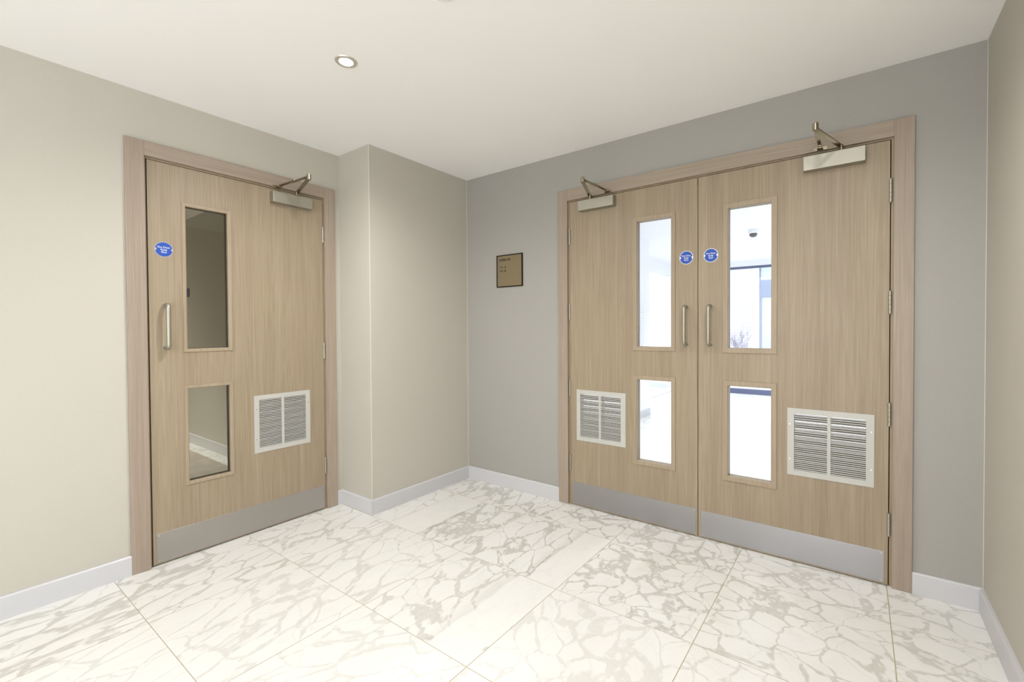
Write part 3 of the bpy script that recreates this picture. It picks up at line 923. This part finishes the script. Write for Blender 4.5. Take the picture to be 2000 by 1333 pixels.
def leaf(name, f, s0, s1, top, z0, panes, pw, gl, gdepth, vent, venti, kick, kz, handle, hinges, sticker, clos, mats, label, hside, gasket=False, mid=None, gap_strip=0):
    o = Vector(f((s0+s1)/2, 0, -TH/2))
    r = thing(name, o, label, 'door', kind='structure')
    hs = [(p[0]+0.004, p[1]-0.004, p[2]+0.004, p[3]-0.004) for p in panes]
    hs.append((venti[0]-0.003, venti[1]+0.003, venti[2]-0.003, venti[3]+0.003))
    mb = MB(); holed(mb, f, (s0, s1), (z0, top), hs, 0.0, -TH)
    lf = mb.build('leaf_panel', M_OAK, r, weld=True)
    mb = MB(); mb.box(f(s0+0.002, 0.0012, -0.016), f(s1-0.002, z0+0.002, -0.028)); mb.build('under_leaf_shade', M_DARK, r)  # dark bar that stops light under the leaf and darkens that gap
    if gap_strip:
        e = s1 if gap_strip > 0 else s0
        mb = MB(); mb.box(f(e+0.0001*gap_strip, z0, -0.010), f(e+0.0038*gap_strip, top-0.002, -TH)); mb.build('meeting_gap_shade', M_DARK, r)  # dark filler that paints the shade between the two leaves
    for p in panes:
        gb = ringpart('vision_panel_frame', f, p, pw, M_BEAD, r, 0.005, -gdepth)
        ringpart('rear_bead', lambda s, z, d: f(s, z, -TH-d), p, pw, M_BEAD, gb, 0.005, -(TH-gdepth-0.006))
        mb = MB(); mb.box(f(p[0]+pw-0.008, p[2]+pw-0.008, -gdepth-0.0001), f(p[1]-pw+0.008, p[3]-pw+0.008, -gdepth-0.0058)); mb.build('glass_pane', gl, r)
        if gasket:
            mb = MB(); q = (p[0]+pw, p[1]-pw, p[2]+pw, p[3]-pw)
            holed(mb, f, (q[0], q[1]), (q[2], q[3]), [(q[0]+0.0022, q[1]-0.0030, q[2]+0.0022, q[3]-0.0022)], -gdepth+0.0040, -gdepth); mb.build('gasket', M_GASKET, gb)
    grille(f, vent, venti, r, mid=mid)
    mb = MB(); mb.box(f(kick[0], kz[0], 0.0003), f(kick[1], kz[1], 0.0016)); kp = mb.build('kick_plate', mats[0], r, bevel=0.0004, seg=1)
    for ss in (kick[0]+0.010, kick[1]-0.010):
        for zz in (kz[0]+0.010, kz[1]-0.010):
            mb = MB(); mb.tube([f(ss, zz, 0.0014), f(ss, zz, 0.0024)], 0.0025, 10); mb.build('screw', M_SCREW, kp)
    pull_handle(f, *handle, r)
    for h0, h1 in hinges: hinge(f, hside, h0, h1, r, 1)
    fire_sticker(f, sticker[0], sticker[1], r, sticker[2])
    closer(f, *clos, r)
    return r

HB = [(0.236, 0.338), (0.741, 0.845), (1.254, 1.356), (1.760, 1.864)]
# single door on the left wall
leaf('door_1', fLL, LEFT['l0'], LEFT['l1'], LEFT['top'], 0.0075,
     [(0.8383, 1.0686, 1.0789, 1.8653), (0.8383, 1.0686, 0.3752, 0.9041)], 0.0185, M_GLASSL, 0.020,
     (1.1734, 1.5040, 0.4667, 0.8069), (1.2007, 1.4766, 0.4952, 0.7794),
     (0.7138, 1.5955), (0.013, 0.1613), (0.7635, 1.105, 1.325), [(0.240, 0.346), (1.004, 1.106), (1.770, 1.871)],
     (0.7635, 1.6075, M_SILVER), (1.276, 1.514, 1.961, 2.026, 1.425, (1.331, 0.352, 2.055), 1.318),
     (M_STEELY,), 'single pale oak door with dim glass panels on the left wall', LEFT['l1']+0.0020, gasket=True, mid=(1.328, 1.343))
# double doors on the back wall
leaf('door_2', fLB, BACK['l0'], -0.7366-0.0020, BACK['top'], 0.0050,
     [(-1.1275, -0.8640, 1.0552, 1.8708), (-1.1275, -0.8640, 0.3543, 0.9042)], 0.0260, M_GLASS, 0.022,
     (-1.5304, -1.1776, 0.4450, 0.7850), (-1.5035, -1.2107, 0.4729, 0.7569),
     (-1.5661, -0.7474), (0.012, 0.1600), (-0.7985, 1.099, 1.315), HB,
     (-0.8019, 1.5968, M_WHITE), (-1.493, -1.240, 1.961, 2.026, -1.410, (-1.300, 0.318, 2.053), -1.292),
     (M_STEELX,), 'left leaf of the double oak doors, nearer the brass sign', BACK['l0']-0.0020, mid=(-1.365, -1.350), gap_strip=0)
leaf('door_3', fLB, -0.7366+0.0020, BACK['l1'], BACK['top'], 0.0050,
     [(-0.6027, -0.3375, 1.0552, 1.8708), (-0.6027, -0.3375, 0.3543, 0.9042)], 0.0280, M_GLASS, 0.022,
     (-0.2903, 0.0638, 0.4450, 0.7850), (-0.2610, 0.0329, 0.4729, 0.7569),
     (-0.7200, 0.1018), (0.012, 0.1580), (-0.6660, 1.099, 1.315), HB,
     (-0.6662, 1.5968, M_WHITE), (-0.222, 0.026, 1.957, 2.027, -0.067, (-0.152, 0.322, 2.053), -0.152),
     (M_STEELX,), 'right leaf of the double oak doors, nearer the right wall', BACK['l1']+0.0020, mid=(-0.120, -0.106), gap_strip=-1)

# ------------------------------------------------------------------ brass wall sign
o = Vector((-2.1037, D, 1.505))
sg = thing('wall_sign', o, 'square brass level sign with dark edge on the grey back wall', 'sign')
S0, S1, Z0, Z1 = -2.2266, -1.9808, 1.5053, 1.7460
mb = MB(); mb.box(fB(S0+0.003, Z0+0.003, 0.0005), fB(S1-0.003, Z1-0.003, 0.0065)); mb.build('brass_plate', M_BRASS, sg)
mb = MB(); holed(mb, fB, (S0, S1), (Z0, Z1), [(S0+0.0085, S1-0.0085, Z0+0.0070, Z1-0.0070)], 0.0002, 0.0085); mb.build('dark_border', M_BRONZE, sg)
text_mesh('lettering', ['LEVEL 04'], fB, M_BRONZE, sg, 0.0235, (S0+0.0300, Z1-0.0445), 0.03, 'LEFT', 0.0003, 0.0065, 0.0006, 1.12)
text_mesh('lettering', ['< 1 - 2', '> 3 - 8'], fB, M_BRONZE, sg, 0.0205, (S0+0.0300, Z1-0.0975), 0.0275, 'LEFT', 0.0003, 0.0065, 0.0005, 1.05)

# ------------------------------------------------------------------ ceiling fittings
def downlight(x, y, label, power, group=None, spot=168, glow=M_LAMP, col=(1.0, 0.985, 0.975), blend=1.0):
    r = thing('downlight', (x, y, H), label, 'ceiling light', group)
    mb = MB(); mb.lathe((x, y, H), [(0.0330, -0.0015), (0.0335, -0.004), (0.0400, -0.0052), (0.0455, -0.0040), (0.0475, -0.0003), (0.0330, -0.0003), (0.0330, -0.0015)]); mb.build('rim', M_RIM, r, smooth=True)
    mb = MB(); mb.lathe((x, y, H), [(0.0325, -0.0005), (0.0325, -0.0030), (0.0305, -0.0035), (0.0305, -0.0005), (0.0325, -0.0005)]); mb.build('lamp_collar', M_NICKEL, r, smooth=True)
    mb = MB(); mb.lathe((x, y, H), [(0.0304, -0.0008), (0.0304, -0.0018), (0.0, -0.0026)]); mb.build('lamp', glow, r, smooth=True)
    for k in range(3):
        a = 2*PI*k/3+0.4
        mb = MB(); mb.lathe((x+0.014*math.cos(a), y+0.014*math.sin(a), H), [(0.0058, -0.0024), (0.0058, -0.0034), (0.0, -0.0040)], n=20); mb.build('led_lens', M_LENS, r)
    d = bpy.data.lights.new('downlight_glow', 'SPOT'); d.energy = power; d.color = col
    d.spot_size = math.radians(spot); d.spot_blend = blend; d.shadow_soft_size = 0.05
    l = bpy.data.objects.new('downlight_glow', d); COL.objects.link(l); l.location = (x, y, H-0.06)
    return r
M_LENS = emit('led_lens_glow', (1.0, 1.0, 1.0, 1), 3.0)
downlight(-1.838, 1.141, 'round recessed ceiling downlight with satin rim, lit', 54)
for (x, y, p_) in ((-0.12, 1.35, 42), (-0.55, -0.20, 28), (-0.55, -1.8, 34), (-1.838, -1.8, 16)):  # invented lamps out of view, there to light the room
    downlight(x, y, 'added out-of-view downlight brightening the room', p_, 'added out-of-view downlights')
downlight(-5.2, 0.60, 'recessed downlight in the corridor behind the single door', 185, spot=86, blend=0.8)
downlight(-7.4, 0.85, 'added far downlight as ambient fill in the corridor', 160, spot=150)  # extra unseen lamp, lifts the upper corridor wall
for (x, y) in ((-0.9, 3.9), (1.2, 3.9), (-0.9, 7.6), (1.2, 7.6)):  # unseen lamps added to make the lobby bright
    downlight(x, y, 'added unseen downlight brightening the lobby', 160, 'added lobby downlights', spot=135, col=(0.93, 0.96, 1.0))
# small ceiling device cut by the top edge of the photo
r = thing('smoke_detector', (-1.190, 1.115, H), 'small white ceiling device cut by the top edge of the photo', 'detector')
mb = MB(); mb.lathe((-1.190, 1.115, H), [(0.040, -0.0003), (0.040, -0.003), (0.036, -0.005), (0.0, -0.006)]); mb.build('base_disc', M_CEIL, r, smooth=True)
mb = MB(); mb.lathe((-1.190, 1.115, H), [(0.010, -0.005), (0.009, -0.012), (0.0, -0.013)], n=24); mb.build('sensor_tip', M_BASE, r, smooth=True)

# ------------------------------------------------------------------ things in the lobby
c = (-1.034, 5.976, H)
r = thing('dome_camera', c, 'white dome security camera on the lobby ceiling with dark dome', 'camera')
mb = MB(); mb.lathe(c, [(0.058, -0.0003), (0.061, -0.015), (0.058, -0.040), (0.046, -0.048), (0.0, -0.049)]); mb.build('housing', M_LOBBY, r, smooth=True)
mb = MB(); mb.lathe(c, [(0.046, -0.046), (0.045, -0.062), (0.036, -0.080), (0.018, -0.090), (0.0, -0.092)]); tag(mb.build('dome', M_DOMEG, r, smooth=True), 'smoked dark dome')
mb = MB()
fN = lambda s, z, d: (NIBX+d, s, z)
mb.box(fN(4.9, 0.62, 0.0005), fN(5.71, 1.50, 0.020))
k = 0
z = 0.66
while z < 1.48:
    mb.box(fN(4.93, z, 0.020), fN(5.69, z+0.022, 0.028)); z += 0.0275
tag(mb.build('slatted_panel', M_LOBBY, weld=False, origin=fN(5.3, 0.62, 0)), 'white slatted panel on the lobby wall, glimpsed through the left leaf', 'panel')
# corridor plate
mb = MB(); mb.box((-5.86, CW, 1.548), (-5.765, CW-0.006, 1.640))
tag(mb.build('corridor_plate', simple('navy_plate', srgb(44, 56, 130), 0.4), origin=(-5.865, CW, 1.6)), 'small navy plate on the corridor wall seen through the single door', 'sign')

# ------------------------------------------------------------------ outdoors
mb = MB(); mb.box((-14, YW+0.2, -0.3), (9, 22, -0.02)); mb.box((-14, 3.0, -0.3), (LX0-WT-0.1, YW+0.2, -0.02))
tag(mb.build('ground', M_PAVE), 'pale paved terrace outside the lobby glazing', 'ground', kind='structure')
FY = 14.0
b = thing('neighbouring_building', (-1, FY, 0), 'white brick building outside with a blue-framed window bay', 'building')
fF = lambda s, z, d: (s, FY-d, z)
mb = MB(); holed(mb, fF, (-3.35, 8), (-0.3, 6.5), [(-2.27, 0.6, 0.1, 3.6)], 0, -0.3); mb.build('brick_wall', M_BRICK, b)
M_SPAN = simple('blue_grey_spandrel', srgb(98, 109, 140), 0.5)
mb = MB(); mb.box(fF(-2.26, 2.075, -0.03), fF(0.6, 2.49, -0.08)); mb.build('spandrel_panel', M_SPAN, b)
M_FRAME = simple('pale_blue_frame', srgb(104, 114, 144), 0.5)
mb = MB(); holed(mb, fF, (-2.27, 0.6), (0.1, 3.6), [(-2.21, -0.8, 0.15, 2.04), (-0.74, 0.55, 0.15, 2.04), (-2.24, -0.8, 2.53, 3.55), (-0.74, 0.55, 2.53, 3.55)], -0.04, -0.10)
mb.build('window_frame', M_FRAME, b)
M_PANEO = simple('bright_window_glass', srgb(176, 188, 200), 0.25)
for q in ((-2.21, -0.8, 0.15, 2.04), (-0.74, 0.55, 0.15, 2.04), (-2.24, -0.8, 2.53, 3.55), (-0.74, 0.55, 2.53, 3.55)):
    mb = MB(); mb.box(fF(q[0], q[2], -0.07), fF(q[1], q[3], -0.08)); mb.build('window_pane', M_PANEO, b)

def shrub(x, y, h, seed, label):
    rnd = random.Random(seed)
    r = thing('bare_shrub', (x, y, -0.02), label, 'shrub', 'bare shrubs on the terrace')
    mb = MB()
    def grow(p, d, L_, rad, lev):
        q = p+d*L_
        m_ = p.lerp(q, 0.5)+Vector((rnd.uniform(-1, 1), rnd.uniform(-1, 1), 0))*L_*0.06
        mb.tube([p, m_, q], rad, 5, radii=[rad, rad*0.85, rad*0.7])
        if lev == 0: return
        for k in range(rnd.choice((3, 4))):
            t = rnd.uniform(0.35, 1.0)
            nd = (d+Vector((rnd.uniform(-1, 1), rnd.uniform(-1, 1), rnd.uniform(-0.1, 0.7)))*0.62).normalized()
            grow(p.lerp(q, t), nd, L_*rnd.uniform(0.5, 0.75), rad*0.62, lev-1)
    for k in range(7):
        a = rnd.uniform(0, 2*PI)
        d = Vector((math.cos(a)*rnd.uniform(0.05, 0.4), math.sin(a)*rnd.uniform(0.05, 0.4), 1)).normalized()
        grow(Vector((x+rnd.uniform(-.06, .06), y+rnd.uniform(-.06, .06), -0.02)), d, h*rnd.uniform(0.42, 0.56), 0.006, 3)
    mb.build('branches', M_TWIG, r, weld=False)
shrub(-2.22, 11.2, 1.42, 4, 'bare twiggy shrub in front of the white brick')
shrub(-1.50, 12.6, 1.30, 9, 'bare twiggy shrub in front of the blue-framed window')
